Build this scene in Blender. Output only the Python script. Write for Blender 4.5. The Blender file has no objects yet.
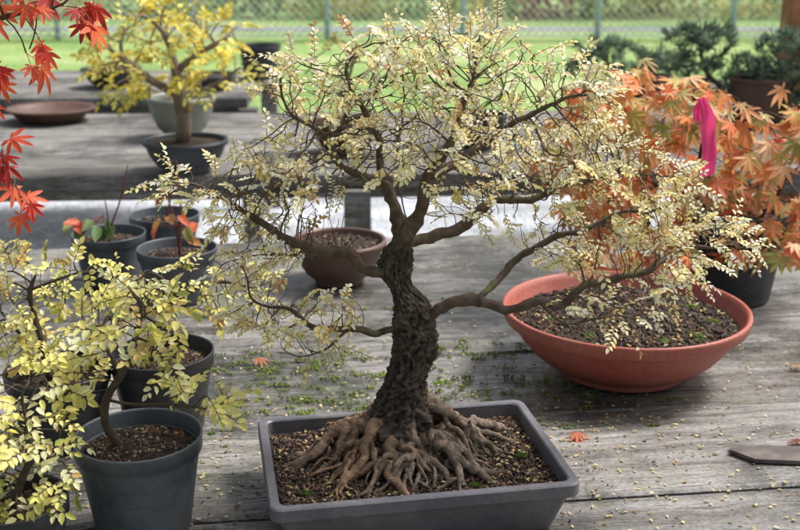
import bpy, math, random
from mathutils import Vector, noise, kdtree, Quaternion
R = random.Random(11)
V = Vector
CAMZ = 0.75
def elev(Y, a, b, d=0.0):
    """Point of an elevation drawing (800 units wide, 1100 units = 45 deg) set up at depth Y of the yard."""
    v = (265 - b) / 1100.0
    t = Y / (.9588 + .284 * v)
    return V(((a - 400) / 1100.0 * t, Y + d, CAMZ - t * (.284 - .9588 * v)))

# ------------------------------------------------------------------ mesh builder
class MB:
    def __init__(s): s.v = []; s.f = []; s.c = []
    def add(s, vs, fs, col):
        o = len(s.v); s.v.extend([tuple(p) for p in vs])
        s.f.extend([tuple(i + o for i in f) for f in fs])
        if isinstance(col, list): s.c.extend(col)
        else: s.c.extend([col] * len(vs))
    def obj(s, name, mat, parent=None, smooth=True):
        me = bpy.data.meshes.new(name); me.from_pydata(s.v, [], s.f); me.update()
        at = me.color_attributes.new("Col", 'FLOAT_COLOR', 'POINT')
        fl = []
        for c in s.c: fl.extend((c[0], c[1], c[2], 1.0))
        at.data.foreach_set("color", fl)
        if smooth: me.polygons.foreach_set("use_smooth", [True] * len(me.polygons))
        me.materials.append(mat)
        ob = bpy.data.objects.new(name, me); bpy.context.scene.collection.objects.link(ob)
        if parent: ob.parent = parent
        return ob
def empty(name, loc=(0, 0, 0)):
    e = bpy.data.objects.new(name, None); e.empty_display_size = .05
    bpy.context.scene.collection.objects.link(e); return e

def tube(mb, pts, rad, n, col, cap=True, rough=0.0, rs=60):
    if len(pts) < 2: return
    vs = []; cols = []; fs = []
    t0 = (pts[1] - pts[0]).normalized()
    nrm = t0.orthogonal().normalized()
    m = len(pts)
    for i, p in enumerate(pts):
        a = pts[max(i - 1, 0)]; b = pts[min(i + 1, m - 1)]
        t = (b - a)
        t = t.normalized() if t.length > 1e-9 else t0
        nrm = (nrm - t * nrm.dot(t))
        nrm = nrm.normalized() if nrm.length > 1e-6 else t.orthogonal().normalized()
        bi = t.cross(nrm)
        for k in range(n):
            an = 2 * math.pi * k / n
            dr = nrm * math.cos(an) + bi * math.sin(an)
            r = rad[i]
            if rough:
                r *= 1 + rough * noise.noise((p + dr * r) * rs)
            vs.append(p + dr * r)
            cols.append(col(p, dr) if callable(col) else col)
    for i in range(m - 1):
        for k in range(n):
            k2 = (k + 1) % n
            fs.append((i * n + k, i * n + k2, (i + 1) * n + k2, (i + 1) * n + k))
    if cap:
        fs.append(tuple(reversed(range(n)))); fs.append(tuple((m - 1) * n + k for k in range(n)))
    mb.add(vs, fs, cols)

def spline(pts, step):
    out = []
    P = [pts[0] * 2 - pts[1]] + list(pts) + [pts[-1] * 2 - pts[-2]]
    for i in range(1, len(P) - 2):
        p0, p1, p2, p3 = P[i - 1:i + 3]
        n = max(1, int((p2 - p1).length / step))
        for k in range(n):
            t = k / n
            out.append(.5 * ((2 * p1) + (p2 - p0) * t + (2 * p0 - 5 * p1 + 4 * p2 - p3) * t * t + (3 * p1 - p0 - 3 * p2 + p3) * t ** 3))
    out.append(pts[-1].copy())
    return out
def interp(tab, t):
    for i in range(len(tab) - 1):
        if t <= tab[i + 1][0]:
            a, b = tab[i], tab[i + 1]
            f = (t - a[0]) / max(1e-9, b[0] - a[0]); return a[1] + (b[1] - a[1]) * f
    return tab[-1][1]
def box(mb, x0, x1, y0, y1, z0, z1, col, bev=0.004, xf=None, seg=1):
    """box with chamfered long edges (along x) and ends"""
    b = bev
    prof = [(y0 + b, z0), (y1 - b, z0), (y1, z0 + b), (y1, z1 - b), (y1 - b, z1), (y0 + b, z1), (y0, z1 - b), (y0, z0 + b)]
    xs = [x0 + (x1 - x0) * i / seg for i in range(seg + 1)]
    vs = [(x, y, z) for x in xs for (y, z) in prof]
    fs = []
    for i in range(seg):
        for k in range(8):
            k2 = (k + 1) % 8
            fs.append((i * 8 + k, (i + 1) * 8 + k, (i + 1) * 8 + k2, i * 8 + k2))
    fs.append(tuple(range(8))); fs.append(tuple(seg * 8 + k for k in reversed(range(8))))
    if xf: vs = [xf(V(p)) for p in vs]
    mb.add(vs, fs, col)

# ------------------------------------------------------------------ materials
def newmat(name):
    m = bpy.data.materials.new(name); m.use_nodes = True
    nt = m.node_tree; nt.nodes.clear()
    o = nt.nodes.new('ShaderNodeOutputMaterial')
    p = nt.nodes.new('ShaderNodeBsdfPrincipled')
    nt.links.new(p.outputs[0], o.inputs[0])
    return m, nt, p, o
def N(nt, t, **kw):
    n = nt.nodes.new(t)
    for k, v in kw.items(): setattr(n, k, v)
    return n
def noise_node(nt, scale, detail=4, vec=None, rough=.6):
    n = N(nt, 'ShaderNodeTexNoise'); n.inputs['Scale'].default_value = scale
    n.inputs['Detail'].default_value = detail; n.inputs['Roughness'].default_value = rough
    if vec: nt.links.new(vec, n.inputs['Vector'])
    return n
def ramp(nt, fac, stops):
    r = N(nt, 'ShaderNodeValToRGB'); e = r.color_ramp.elements
    while len(e) < len(stops): e.new(.5)
    for i, (p, c) in enumerate(stops):
        e[i].position = p; e[i].color = (c if len(c) == 4 else (*c, 1)) if not isinstance(c, (int, float)) else (c, c, c, 1)
    nt.links.new(fac, r.inputs[0]); return r
def mixc(nt, fac, a, b, mode='MIX'):
    m = N(nt, 'ShaderNodeMix', data_type='RGBA', blend_type=mode)
    for s, i in ((fac, 0), (a, 6), (b, 7)):
        if isinstance(s, (int, float)): m.inputs[i].default_value = s
        elif isinstance(s, tuple): m.inputs[i].default_value = (*s, 1) if len(s) == 3 else s
        else: nt.links.new(s, m.inputs[i])
    return m.outputs[2]
def bump(nt, p, h, strength, dist):
    b = N(nt, 'ShaderNodeBump'); b.inputs['Strength'].default_value = strength; b.inputs['Distance'].default_value = dist
    nt.links.new(h, b.inputs['Height']); nt.links.new(b.outputs[0], p.inputs['Normal'])
def mat_col(name, rough=.8, ns=60, amt=.35, bs=0, bd=.002, transl=0, spec=.3, bscale=None):
    m, nt, p, o = newmat(name)
    at = N(nt, 'ShaderNodeAttribute'); at.attribute_name = 'Col'
    tc = N(nt, 'ShaderNodeTexCoord')
    n = noise_node(nt, ns, 5, tc.outputs['Object'])
    r = ramp(nt, n.outputs[0], [(.3, 1 - amt), (.7, 1 + amt)])
    c = mixc(nt, 1.0, at.outputs['Color'], r.outputs[0], 'MULTIPLY')
    nt.links.new(c, p.inputs['Base Color']); p.inputs['Roughness'].default_value = rough
    p.inputs['Specular IOR Level'].default_value = spec
    if bs:
        n2 = noise_node(nt, bscale or ns * 2, 6, tc.outputs['Object'])
        bump(nt, p, n2.outputs[0], bs, bd)
    if transl:
        t = N(nt, 'ShaderNodeBsdfTranslucent'); nt.links.new(c, t.inputs[0])
        mx = N(nt, 'ShaderNodeMixShader'); mx.inputs[0].default_value = transl
        nt.links.new(p.outputs[0], mx.inputs[1]); nt.links.new(t.outputs[0], mx.inputs[2])
        nt.links.new(mx.outputs[0], o.inputs[0])
    return m
M_bark = mat_col('bark', .85, 90, .45, 1.0, .004, spec=.25, bscale=260)
M_twig = mat_col('twig_bark', .8, 120, .35, .4, .0008, spec=.3, bscale=500)
M_leaf = mat_col('leaf', .5, 140, .12, transl=.40, spec=.35)
M_mleaf = mat_col('maple_leaf', .5, 40, .2, transl=.42, spec=.3)
M_soil = mat_col('soil', .9, 140, .5, .9, .004, spec=.2, bscale=300)
M_grit = mat_col('grit', .75, 300, .25, spec=.3)
M_moss = mat_col('moss', .95, 300, .4, .8, .002, spec=.1, bscale=700)
M_bg = mat_col('tree_foliage', .7, 3, .3, transl=.3)

def mat_plastic(name, col, dust, rough=.42, ds=9, dustamt=.5):
    m, nt, p, o = newmat(name); tc = N(nt, 'ShaderNodeTexCoord')
    n = noise_node(nt, ds, 7, tc.outputs['Object'], .65)
    n2 = noise_node(nt, ds * 14, 4, tc.outputs['Object'], .7)
    r = ramp(nt, n.outputs[0], [(.35, 0.0), (.75, dustamt)])
    c = mixc(nt, r.outputs[0], col, dust)
    r2 = ramp(nt, n2.outputs[0], [(.35, .82), (.65, 1.12)])
    c = mixc(nt, 1.0, c, r2.outputs[0], 'MULTIPLY')
    sx = N(nt, 'ShaderNodeSeparateXYZ'); nt.links.new(tc.outputs['Object'], sx.inputs[0])
    hz = N(nt, 'ShaderNodeMapRange'); hz.inputs[1].default_value = 0; hz.inputs[2].default_value = .07; hz.inputs[3].default_value = .16; hz.inputs[4].default_value = 0
    nt.links.new(sx.outputs[2], hz.inputs[0])
    n3 = noise_node(nt, 70, 5, tc.outputs['Object'], .75)
    ad = N(nt, 'ShaderNodeMath', operation='ADD'); nt.links.new(n3.outputs[0], ad.inputs[0]); nt.links.new(hz.outputs[0], ad.inputs[1])
    sr = ramp(nt, ad.outputs[0], [(.60, 0.0), (.72, .7)])
    c = mixc(nt, sr.outputs[0], c, (.13, .10, .075))
    nt.links.new(c, p.inputs['Base Color'])
    rr = ramp(nt, n.outputs[0], [(.3, rough - .08), (.7, rough + .25)])
    nt.links.new(rr.outputs[0], p.inputs['Roughness'])
    bump(nt, p, n2.outputs[0], .12, .0006)
    return m
M_tray = mat_plastic('grey_plastic', (.10, .10, .12), (.25, .24, .24), .42, 14, .6)
M_pot = mat_plastic('dark_plastic', (.055, .07, .085), (.18, .20, .22), .4, 14, .6)
M_potblk = mat_plastic('black_plastic', (.020, .024, .03), (.09, .10, .11), .38)
M_red = mat_plastic('terracotta_plastic', (.36, .078, .052), (.46, .20, .16), .42, 9, .55)
M_brown = mat_plastic('brown_ceramic', (.11, .055, .04), (.19, .12, .09), .35)
M_green = mat_plastic('sage_ceramic', (.22, .25, .21), (.33, .35, .30), .35)
M_pink, nt, p, o = newmat('pink_plastic_tape')
p.inputs['Base Color'].default_value = (.9, .06, .28, 1); p.inputs['Roughness'].default_value = .4
t = N(nt, 'ShaderNodeBsdfTranslucent'); t.inputs[0].default_value = (1, .10, .33, 1)
mx = N(nt, 'ShaderNodeMixShader'); mx.inputs[0].default_value = .4
nt.links.new(p.outputs[0], mx.inputs[1]); nt.links.new(t.outputs[0], mx.inputs[2]); nt.links.new(mx.outputs[0], o.inputs[0])

def mat_plank(name, gain=1.0, wet=True):
    m, nt, p, o = newmat(name)
    tc = N(nt, 'ShaderNodeTexCoord'); at = N(nt, 'ShaderNodeAttribute'); at.attribute_name = 'Col'
    sc = N(nt, 'ShaderNodeVectorMath', operation='MULTIPLY'); sc.inputs[1].default_value = (40, 30, 9)
    nt.links.new(at.outputs['Color'], sc.inputs[0])
    ad = N(nt, 'ShaderNodeVectorMath', operation='ADD')
    nt.links.new(tc.outputs['Object'], ad.inputs[0]); nt.links.new(sc.outputs[0], ad.inputs[1])
    mp = N(nt, 'ShaderNodeMapping'); mp.inputs['Scale'].default_value = (1.6, 34, 34)
    nt.links.new(ad.outputs[0], mp.inputs[0])
    big = noise_node(nt, 2.2, 3, ad.outputs[0])
    mul = N(nt, 'ShaderNodeVectorMath', operation='SCALE'); mul.inputs['Scale'].default_value = 3.0
    nt.links.new(big.outputs['Color'], mul.inputs[0])
    ad2 = N(nt, 'ShaderNodeVectorMath', operation='ADD'); nt.links.new(mp.outputs[0], ad2.inputs[0]); nt.links.new(mul.outputs[0], ad2.inputs[1])
    g1 = noise_node(nt, 1.0, 6, ad2.outputs[0], .7)
    g2 = noise_node(nt, 4.5, 5, ad2.outputs[0], .7)
    base = ramp(nt, g1.outputs[0], [(.28, (.052 * gain, .047 * gain, .042 * gain)), (.46, (.138 * gain, .130 * gain, .120 * gain)), (.7, (.26 * gain, .252 * gain, .242 * gain))])
    cr = ramp(nt, g2.outputs[0], [(.36, .3), (.46, 1.0), (.7, 1.12)])
    c = mixc(nt, 1.0, base.outputs[0], cr.outputs[0], 'MULTIPLY')
    tin = N(nt, 'ShaderNodeMath', operation='MULTIPLY_ADD'); tin.inputs[1].default_value = .8; tin.inputs[2].default_value = .6
    nt.links.new(at.outputs['Fac'], tin.inputs[0])
    cc = N(nt, 'ShaderNodeCombineColor')
    for i in range(3): nt.links.new(tin.outputs[0], cc.inputs[i])
    c = mixc(nt, 1.0, c, cc.outputs[0], 'MULTIPLY')
    al = noise_node(nt, 5, 6, ad.outputs[0], .7)
    alr = ramp(nt, al.outputs[0], [(.50, 0.0), (.70, .5)])
    c = mixc(nt, alr.outputs[0], c, (.10 * gain, .11 * gain, .055 * gain))
    dm = noise_node(nt, 3.0, 7, tc.outputs['Object'], .70)
    dr = ramp(nt, dm.outputs[0], [(.40, .38), (.53, 1.0)])
    c = mixc(nt, 1.0, c, dr.outputs[0], 'MULTIPLY')
    sp = noise_node(nt, 160, 3, tc.outputs['Object'], .7)
    spr = ramp(nt, sp.outputs[0], [(.3, .55), (.5, 1.0), (.75, 1.35)])
    c = mixc(nt, 1.0, c, spr.outputs[0], 'MULTIPLY')
    nt.links.new(c, p.inputs['Base Color'])
    rr = ramp(nt, dm.outputs[0], [(.40, .16 if wet else .6), (.58, .48 if wet else .85)])
    nt.links.new(rr.outputs[0], p.inputs['Roughness'])
    hm = N(nt, 'ShaderNodeMath', operation='ADD'); nt.links.new(g1.outputs[0], hm.inputs[0]); nt.links.new(cr.outputs[0], hm.inputs[1])
    bump(nt, p, hm.outputs[0], .35, .003)
    return m
M_plank = mat_plank('weathered_wood', 1.32)
M_plank2 = mat_plank('weathered_wood_dry', 1.4, False)

# ------------------------------------------------------------------ ground, lawn
def sheet(name, x0, x1, y0, y1, z, mat, nx=2, ny=2):
    mb = MB(); vs = []; fs = []
    for j in range(ny + 1):
        for i in range(nx + 1):
            vs.append((x0 + (x1 - x0) * i / nx, y0 + (y1 - y0) * j / ny, z))
    for j in range(ny):
        for i in range(nx):
            a = j * (nx + 1) + i; fs.append((a, a + 1, a + nx + 2, a + nx + 1))
    mb.add(vs, fs, (.5, .5, .5)); return mb.obj(name, mat, smooth=False)
GZ = -0.8
Mg, nt, p, o = newmat('lawn'); tc = N(nt, 'ShaderNodeTexCoord')
n1 = noise_node(nt, .45, 6, tc.outputs['Object'], .7); n2 = noise_node(nt, 14, 6, tc.outputs['Object'], .75)
r1 = ramp(nt, n1.outputs[0], [(.32, (.15, .27, .06)), (.5, (.27, .41, .12)), (.64, (.44, .50, .22))])
r2 = ramp(nt, n2.outputs[0], [(.3, .55), (.7, 1.4)])
c = mixc(nt, 1.0, r1.outputs[0], r2.outputs[0], 'MULTIPLY'); nt.links.new(c, p.inputs['Base Color']); p.inputs['Roughness'].default_value = .9
bump(nt, p, n2.outputs[0], .6, .05)
sheet('lawn_ground', -300, 300, -100, 500, GZ, Mg)
def gravelmat(name, k):
    Mgr, nt, p, o = newmat(name); tc = N(nt, 'ShaderNodeTexCoord')
    vo = N(nt, 'ShaderNodeTexVoronoi'); vo.inputs['Scale'].default_value = 45; nt.links.new(tc.outputs['Object'], vo.inputs['Vector'])
    r1 = ramp(nt, vo.outputs['Color'], [(.1, (.42 * k, .45 * k, .49 * k)), (.6, (.62 * k, .66 * k, .71 * k)), (.95, (.74 * k, .78 * k, .83 * k))])
    n2 = noise_node(nt, 1.3, 6, tc.outputs['Object'], .7); r2 = ramp(nt, n2.outputs[0], [(.38, .5), (.56, 1.05)])
    c = mixc(nt, 1.0, r1.outputs[0], r2.outputs[0], 'MULTIPLY'); nt.links.new(c, p.inputs['Base Color']); p.inputs['Roughness'].default_value = .5
    bump(nt, p, vo.outputs['Distance'], .6, .02); return Mgr
sheet('gravel_path', -14, 14, -1, 8.0, GZ + .004, gravelmat('gravel', .9))
sheet('gravel_road', -80, 80, 19.6, 20.6, GZ + .004, gravelmat('road_gravel', .5))

# ------------------------------------------------------------------ benches
TH = math.radians(7)
ct, st = math.cos(TH), math.sin(TH)
def rot(pv): return V((pv.x * ct - pv.y * st, pv.x * st + pv.y * ct, pv.z))
def bench(name, rows, w, gap, x0, x1, thick, ang, mat, zt=0.0, apron=.145, legs=1.45):
    e = empty(name)
    mb = MB()
    for i, y in enumerate(rows):
        cut = R.uniform(x0 + (x1 - x0) * .2, x1 - (x1 - x0) * .2)
        for (a, b) in ((x0, cut - .002), (cut + .002, x1)):
            k = R.random(); dz = R.uniform(-.003, .0)
            box(mb, a, b, y + gap / 2, y + w - gap / 2, zt - thick + dz, zt + dz, (k, R.random(), R.random()), .004, None, 6)
    ob = mb.obj('planks', mat, e, smooth=False); ob.rotation_euler.z = ang
    mb = MB(); y0, y1 = rows[0], rows[-1] + w
    for yy in (y0 + .06, y1 - .06 - .045):
        if apron: box(mb, x0 + .02, x1 - .02, yy, yy + .04, zt - thick - apron, zt - thick - .004, (.4, .3, .6), .003)
        xx = x0 + .1
        while xx < x1:
            box(mb, xx, xx + .09, yy - .093, yy - .003, GZ, zt - thick - .006, (.2, .5, .3), .004)
            xx += legs
    ob = mb.obj('frame', mat, e, smooth=False); ob.rotation_euler.z = ang
    return e
bench('wooden_table', [.769 + .287 * i - .287 * 2 for i in range(9)], .287, .009, -2.6, 2.9, .038, TH, M_plank)
bench('wooden_bench', [3.60 + .2 * i for i in range(7)], .2, .012, -3.6, 3.6, .045, math.radians(3), M_plank2, apron=.05, legs=1.75)
bench('wooden_bench', [5.45 + .2 * i for i in range(6)], .2, .012, -5, -.66, .045, math.radians(1), M_plank2, apron=.05, legs=2.1)
bench('wooden_bench', [5.1 + .2 * i for i in range(5)], .2, .012, 1.0, 4.5, .045, 0, M_plank2, apron=.05, legs=1.6)

# ------------------------------------------------------------------ pots
def lathe(name, prof, mat, parent, cx, cy, n=72, cz=0):
    mb = MB(); vs = []; fs = []
    for (r, z) in prof:
        for k in range(n):
            a = 2 * math.pi * k / n; vs.append((r * math.cos(a), r * math.sin(a), z))
    m = len(prof)
    for i in range(m - 1):
        for k in range(n):
            k2 = (k + 1) % n; fs.append((i * n + k, i * n + k2, (i + 1) * n + k2, (i + 1) * n + k))
    fs.append(tuple(reversed(range(n)))); fs.append(tuple((m - 1) * n + k for k in range(n)))
    mb.add(vs, fs, (.5, .5, .5)); ob = mb.obj(name, mat, parent); ob.location = (cx, cy, cz)
    return ob
def pebble(mb, p, s, col):
    o = [V((1, 0, 0)), V((-1, 0, 0)), V((0, 1, 0)), V((0, -1, 0)), V((0, 0, 1)), V((0, 0, -1))]
    ax = V((R.uniform(-1, 1), R.uniform(-1, 1), R.uniform(-1, 1))).normalized()
    q = Quaternion(ax, R.uniform(0, 6))
    sx, sy, sz = s * R.uniform(.6, 1.2), s * R.uniform(.6, 1.2), s * R.uniform(.5, .9)
    vs = [p + q @ V((a.x * sx, a.y * sy, a.z * sz)) for a in o]
    mb.add(vs, [(0, 2, 4), (2, 1, 4), (1, 3, 4), (3, 0, 4), (2, 0, 5), (1, 2, 5), (3, 1, 5), (0, 3, 5)], col)
SOILC = [(.06, .04, .03), (.04, .03, .024), (.10, .07, .05), (.20, .14, .09), (.38, .28, .18), (.15, .075, .05), (.08, .07, .06)]
def soilcol(w=(5, 5, 4, 2, 1.0, 2, 3)):
    c = R.choices(SOILC, w)[0]; k = R.uniform(.7, 1.3); return (c[0] * k, c[1] * k, c[2] * k)
def soil_disc(parent, cx, cy, r, z, npeb, ps, mound=.01, w=(5, 5, 4, 2, 1.0, 2, 3)):
    mb = MB(); vs = []; fs = []; nr, na = 14, 40
    def h(x, y):
        d = math.hypot(x - cx, y - cy) / r
        return z + mound * (1 - d * d) + .004 * noise.noise(V((x, y, 0)) * 45)
    vs.append((cx, cy, h(cx, cy)))
    for i in range(1, nr + 1):
        for k in range(na):
            a = 2 * math.pi * k / na; x = cx + r * i / nr * math.cos(a); y = cy + r * i / nr * math.sin(a)
            vs.append((x, y, h(x, y)))
    for k in range(na): fs.append((0, 1 + k, 1 + (k + 1) % na))
    for i in range(nr - 1):
        for k in range(na):
            k2 = (k + 1) % na; b = 1 + i * na; fs.append((b + k, b + na + k, b + na + k2, b + k2))
    mb.add(vs, fs, (.055, .04, .03)); mb.obj('soil', M_soil, parent)
    if npeb:
        mb = MB()
        for _ in range(npeb):
            a = R.uniform(0, 6.28); q = r * math.sqrt(R.random()) * .98
            x = cx + q * math.cos(a); y = cy + q * math.sin(a)
            pebble(mb, V((x, y, h(x, y) + ps * .2)), ps * R.uniform(.5, 1.3), soilcol(w))
        mb.obj('grit', M_grit, parent, smooth=False)
def nursery_pot(parent, cx, cy, r, h, mat, peb=500, ps=.0035, w=(5, 5, 4, 2, 1.0, 2, 3), fill=.025):
    q = r
    prof = [(q * .72, 0), (q * .74, .004), (q * .93, h - .026), (q * .935, h - .022), (q * .985, h - .021), (q * .99, h - .004), (q, h - .0015), (q * .995, h), (q * .965, h),
            (q * .955, h - .003), (q * .93, h - .03), (q * .72, .008), (q * .3, .006)]
    lathe('pot', prof, mat, parent, cx, cy)
    soil_disc(parent, cx, cy, q * .925, h - fill, peb, ps, w=w)
def bowl_pot(parent, cx, cy, r, h, mat, peb=0, z=0, ps=.005):
    prof = [(r * .50, z), (r * .52, z + h * .06), (r * .50, z + h * .08), (r * .70, z + h * .25), (r * .86, z + h * .55), (r * .94, z + h * .84), (r * .95, z + h * .86), (r, z + h * .87), (r, z + h), (r * .93, z + h),
            (r * .92, z + h * .94), (r * .88, z + h * .7), (r * .5, z + h * .15), (r * .2, z + h * .14)]
    lathe('pot', prof, mat, parent, cx, cy)
    soil_disc(parent, cx, cy, r * .91, z + h * .84, peb, ps, mound=h * .12)

# ------------------------------------------------------------------ growth
def grow(seeds, blobs, natt, step, kill, jit, rtip, expo, zmin=-9, rng=None, maxit=70, wig=.0):
    rng = rng or R
    pos = []; par = []
    for s in seeds:
        pts = spline(s, step)
        if not pos: prev = -1
        else:
            prev = min(range(len(pos)), key=lambda i: (pos[i] - pts[0]).length_squared); pts = pts[1:]
        for k, q in enumerate(pts):
            w = wig * min(1, k / 6.0)
            q = q + V((noise.noise(q * 25), noise.noise(q * 25 + V((9, 0, 0))), noise.noise(q * 25 + V((0, 9, 0))))) * w
            pos.append(q); par.append(prev); prev = len(pos) - 1
    tot = sum(b[1][0] * b[1][1] * b[1][2] * (b[2] if len(b) > 2 else 1) for b in blobs)
    act = []
    for bb_ in blobs:
        c, rr = bb_[0], bb_[1]
        n = max(3, int(natt * rr[0] * rr[1] * rr[2] * (bb_[2] if len(bb_) > 2 else 1) / tot))
        k = 0
        while k < n:
            u = V((rng.uniform(-1, 1), rng.uniform(-1, 1), rng.uniform(-1, 1)))
            if u.length > 1: continue
            act.append(V((c.x + u.x * rr[0], c.y + u.y * rr[1], c.z + u.z * rr[2]))); k += 1
    for it in range(maxit):
        idx = [i for i in range(len(pos)) if pos[i].z > zmin]
        kd = kdtree.KDTree(len(idx))
        for i in idx: kd.insert(pos[i], i)
        kd.balance()
        dirs = {}; keep = []
        for a in act:
            co, i, d = kd.find(a)
            if d < kill: continue
            keep.append(a)
            if i in dirs: dirs[i] += (a - co).normalized()
            else: dirs[i] = (a - co).normalized()
        act = keep
        if not act: break
        for i, dv in dirs.items():
            d = dv.normalized() if dv.length > 1e-6 else V((0, 0, 1))
            if par[i] >= 0:
                d = d + (pos[i] - pos[par[i]]).normalized() * .35
            d = d + V((rng.uniform(-1, 1), rng.uniform(-1, 1), rng.uniform(-1, 1))) * jit
            q = pos[i] + d.normalized() * step
            co, j, dd = kd.find(q)
            if dd < step * .45: continue
            pos.append(q); par.append(i)
    n = len(pos); acc = [0.0] * n; nch = [0] * n; rad = [0.0] * n
    for i in range(n - 1, -1, -1):
        if nch[i] == 0: rad[i] = rtip
        else: rad[i] = acc[i] ** (1 / expo)
        if par[i] >= 0:
            acc[par[i]] += rad[i] ** expo; nch[par[i]] += 1
    return pos, par, rad, nch
def branch_mesh(mb, pos, par, rad, col, sides=None, rmax=9, rough=.0, fat=1.0, rfix=None):
    n = len(pos); ch = [[] for _ in range(n)]
    for i in range(n):
        if par[i] >= 0: ch[par[i]].append(i)
    starts = [0]
    while starts:
        s = starts.pop()
        chain = [s]; c = s
        while ch[c]:
            big = max(ch[c], key=lambda k: rad[k])
            for k in ch[c]:
                if k != big: starts.append(k)
            chain.append(big); c = big
        pts = [pos[k] for k in chain]; rr = [min(rad[k] * (1 + (fat - 1) * min(1, max(0, (rad[k] - .002) / .004))), rmax) for k in chain]
        if rfix: rr = [rfix(pos[k], r_) for k, r_ in zip(chain, rr)]
        if par[s] >= 0:
            pts.insert(0, pos[par[s]]); rr.insert(0, rr[0])
        sm = [pts[0]] + [(pts[k - 1] + pts[k] * 2 + pts[k + 1]) / 4 for k in range(1, len(pts) - 1)] + [pts[-1]]
        if len(pts) < 2: continue
        ns = sides or (14 if rr[0] > .008 else 8 if rr[0] > .004 else 6 if rr[0] > .0018 else 4)
        tube(mb, sm, rr, ns, col, True, rough if rr[0] > .003 else 0, 120)

def leaflet(mb, b, d, nrm, L, W, col, fold=.25, curl=.15):
    s = d.cross(nrm)
    if s.length < 1e-6: s = d.orthogonal()
    s.normalize(); n = s.cross(d)
    p0 = b; p3 = b + d * L - n * (L * curl)
    up = n * W * fold
    vs = [p0, b + d * L * .3 + s * W * .46 + up, b + d * L * .68 + s * W * .42 + up * .8 - n * L * curl * .4, p3,
          b + d * L * .68 - s * W * .42 + up * .8 - n * L * curl * .4, b + d * L * .3 - s * W * .46 + up]
    mb.add(vs, [(0, 3, 2, 1), (0, 5, 4, 3)], col)
def rv(a=1.0): return V((R.uniform(-a, a), R.uniform(-a, a), R.uniform(-a, a)))
def jitcol(c, k=.15):
    f = R.uniform(1 - k, 1 + k); return (min(.95, c[0] * f * R.uniform(.95, 1.05)), min(.95, c[1] * f), min(.95, c[2] * f * R.uniform(.8, 1.2)))
def shoot(ml, mt, p, d, L, n, ll, pal, w, tcol, droop=.5):
    d = d.normalized(); pts = [p]; q = p.copy(); dd = d.copy(); m = 6
    for i in range(m):
        dd = (dd + V((0, 0, -droop * .12)) + rv(.06)).normalized(); q = q + dd * L / m; pts.append(q)
    tube(mt, pts, [.0006] * len(pts), 3, tcol, False)
    up = (V((0, 0, 1)) + rv(.6) + V((0, -.45, 0))).normalized()
    col0 = R.choices(pal, w)[0]
    for i in range(n):
        f = (i + .5) / n; k = min(m - 1, int(f * m)); a = pts[k]; b = pts[k + 1]
        base = a + (b - a) * (f * m - k); t = (b - a).normalized()
        s = t.cross(up).normalized() * (1 if i % 2 else -1)
        ld = (s * .9 + t * .55 + rv(.22)).normalized()
        l = ll * R.uniform(.7, 1.15) * (1 - .35 * abs(f - .45))
        c = col0 if R.random() < .75 else R.choices(pal, w)[0]
        leaflet(ml, base, ld, (up + rv(.35)).normalized(), l, l * R.uniform(.5, .66), jitcol(c))
    leaflet(ml, pts[-1], dd, up, ll * .9, ll * .5, jitcol(col0))

# =================================================================== MAIN TRAY
TX, TY, TA = .013, 1.375, math.radians(10.3)
ca, sa = math.cos(TA), math.sin(TA)
def tr(x, y, z): return V((TX + x * ca - y * sa, TY + x * sa + y * ca, z))
HW, HD, TZ = .200, .139, .080
def rrect(hw, hd, r, z, n=8):
    out = []
    for (cx, cy, a0) in ((hw - r, hd - r, 0), (-hw + r, hd - r, 90), (-hw + r, -hd + r, 180), (hw - r, -hd + r, 270)):
        for k in range(n + 1):
            a = math.radians(a0 + 90 * k / n); out.append(tr(cx + r * math.cos(a), cy + r * math.sin(a), z))
    return out
tray = empty('bonsai_tray')
mb = MB(); rings = [(-.030, 0, .012), (-.027, .004, .014), (-.010, TZ - .022, .014), (-.010, TZ - .0205, .014), (-.0015, TZ - .019, .015), (0, TZ - .017, .016), (0, TZ - .002, .016), (-.002, TZ, .015),
                    (-.011, TZ, .012), (-.013, TZ - .002, .012), (-.0145, TZ - .02, .011), (-.030, .008, .008)]
vs = []
for (o_, z, r) in rings: vs += rrect(HW + o_, HD + o_, r, z)
n = 36; fs = []
for i in range(len(rings) - 1):
    for k in range(n):
        k2 = (k + 1) % n; fs.append((i * n + k, i * n + k2, (i + 1) * n + k2, (i + 1) * n + k))
fs.append(tuple(reversed(range(n)))); fs.append(tuple((len(rings) - 1) * n + k for k in range(n)))
mb.add(vs, fs, (.5, .5, .5)); ob = mb.obj('tray', M_tray, tray, smooth=False)
BX, BY = .008, 1.405   # trunk base
def soilh(x, y):
    d = math.hypot((x - BX) * .8, y - BY)
    return .060 + .020 * math.exp(-(d / .075) ** 2) + .004 * noise.noise(V((x, y, 0)) * 40)
mb = MB(); nx, ny = 60, 44; vs = []; fs = []
for j in range(ny + 1):
    for i in range(nx + 1):
        q = tr((i / nx * 2 - 1) * (HW - .0152), (j / ny * 2 - 1) * (HD - .0152), 0); q.z = soilh(q.x, q.y) - .002; vs.append(q)
for j in range(ny):
    for i in range(nx):
        a = j * (nx + 1) + i; fs.append((a, a + 1, a + nx + 2, a + nx + 1))
mb.add(vs, fs, (.05, .035, .027)); mb.obj('soil', M_soil, tray)
mb = MB()
for _ in range(7500):
    q = tr(R.uniform(-1, 1) * (HW - .018), R.uniform(-1, 1) * (HD - .018), 0); q.z = soilh(q.x, q.y)
    pebble(mb, q, R.uniform(.0012, .0038), soilcol((5, 4, 5, 4, 2.6, 4, 4)))
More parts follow.
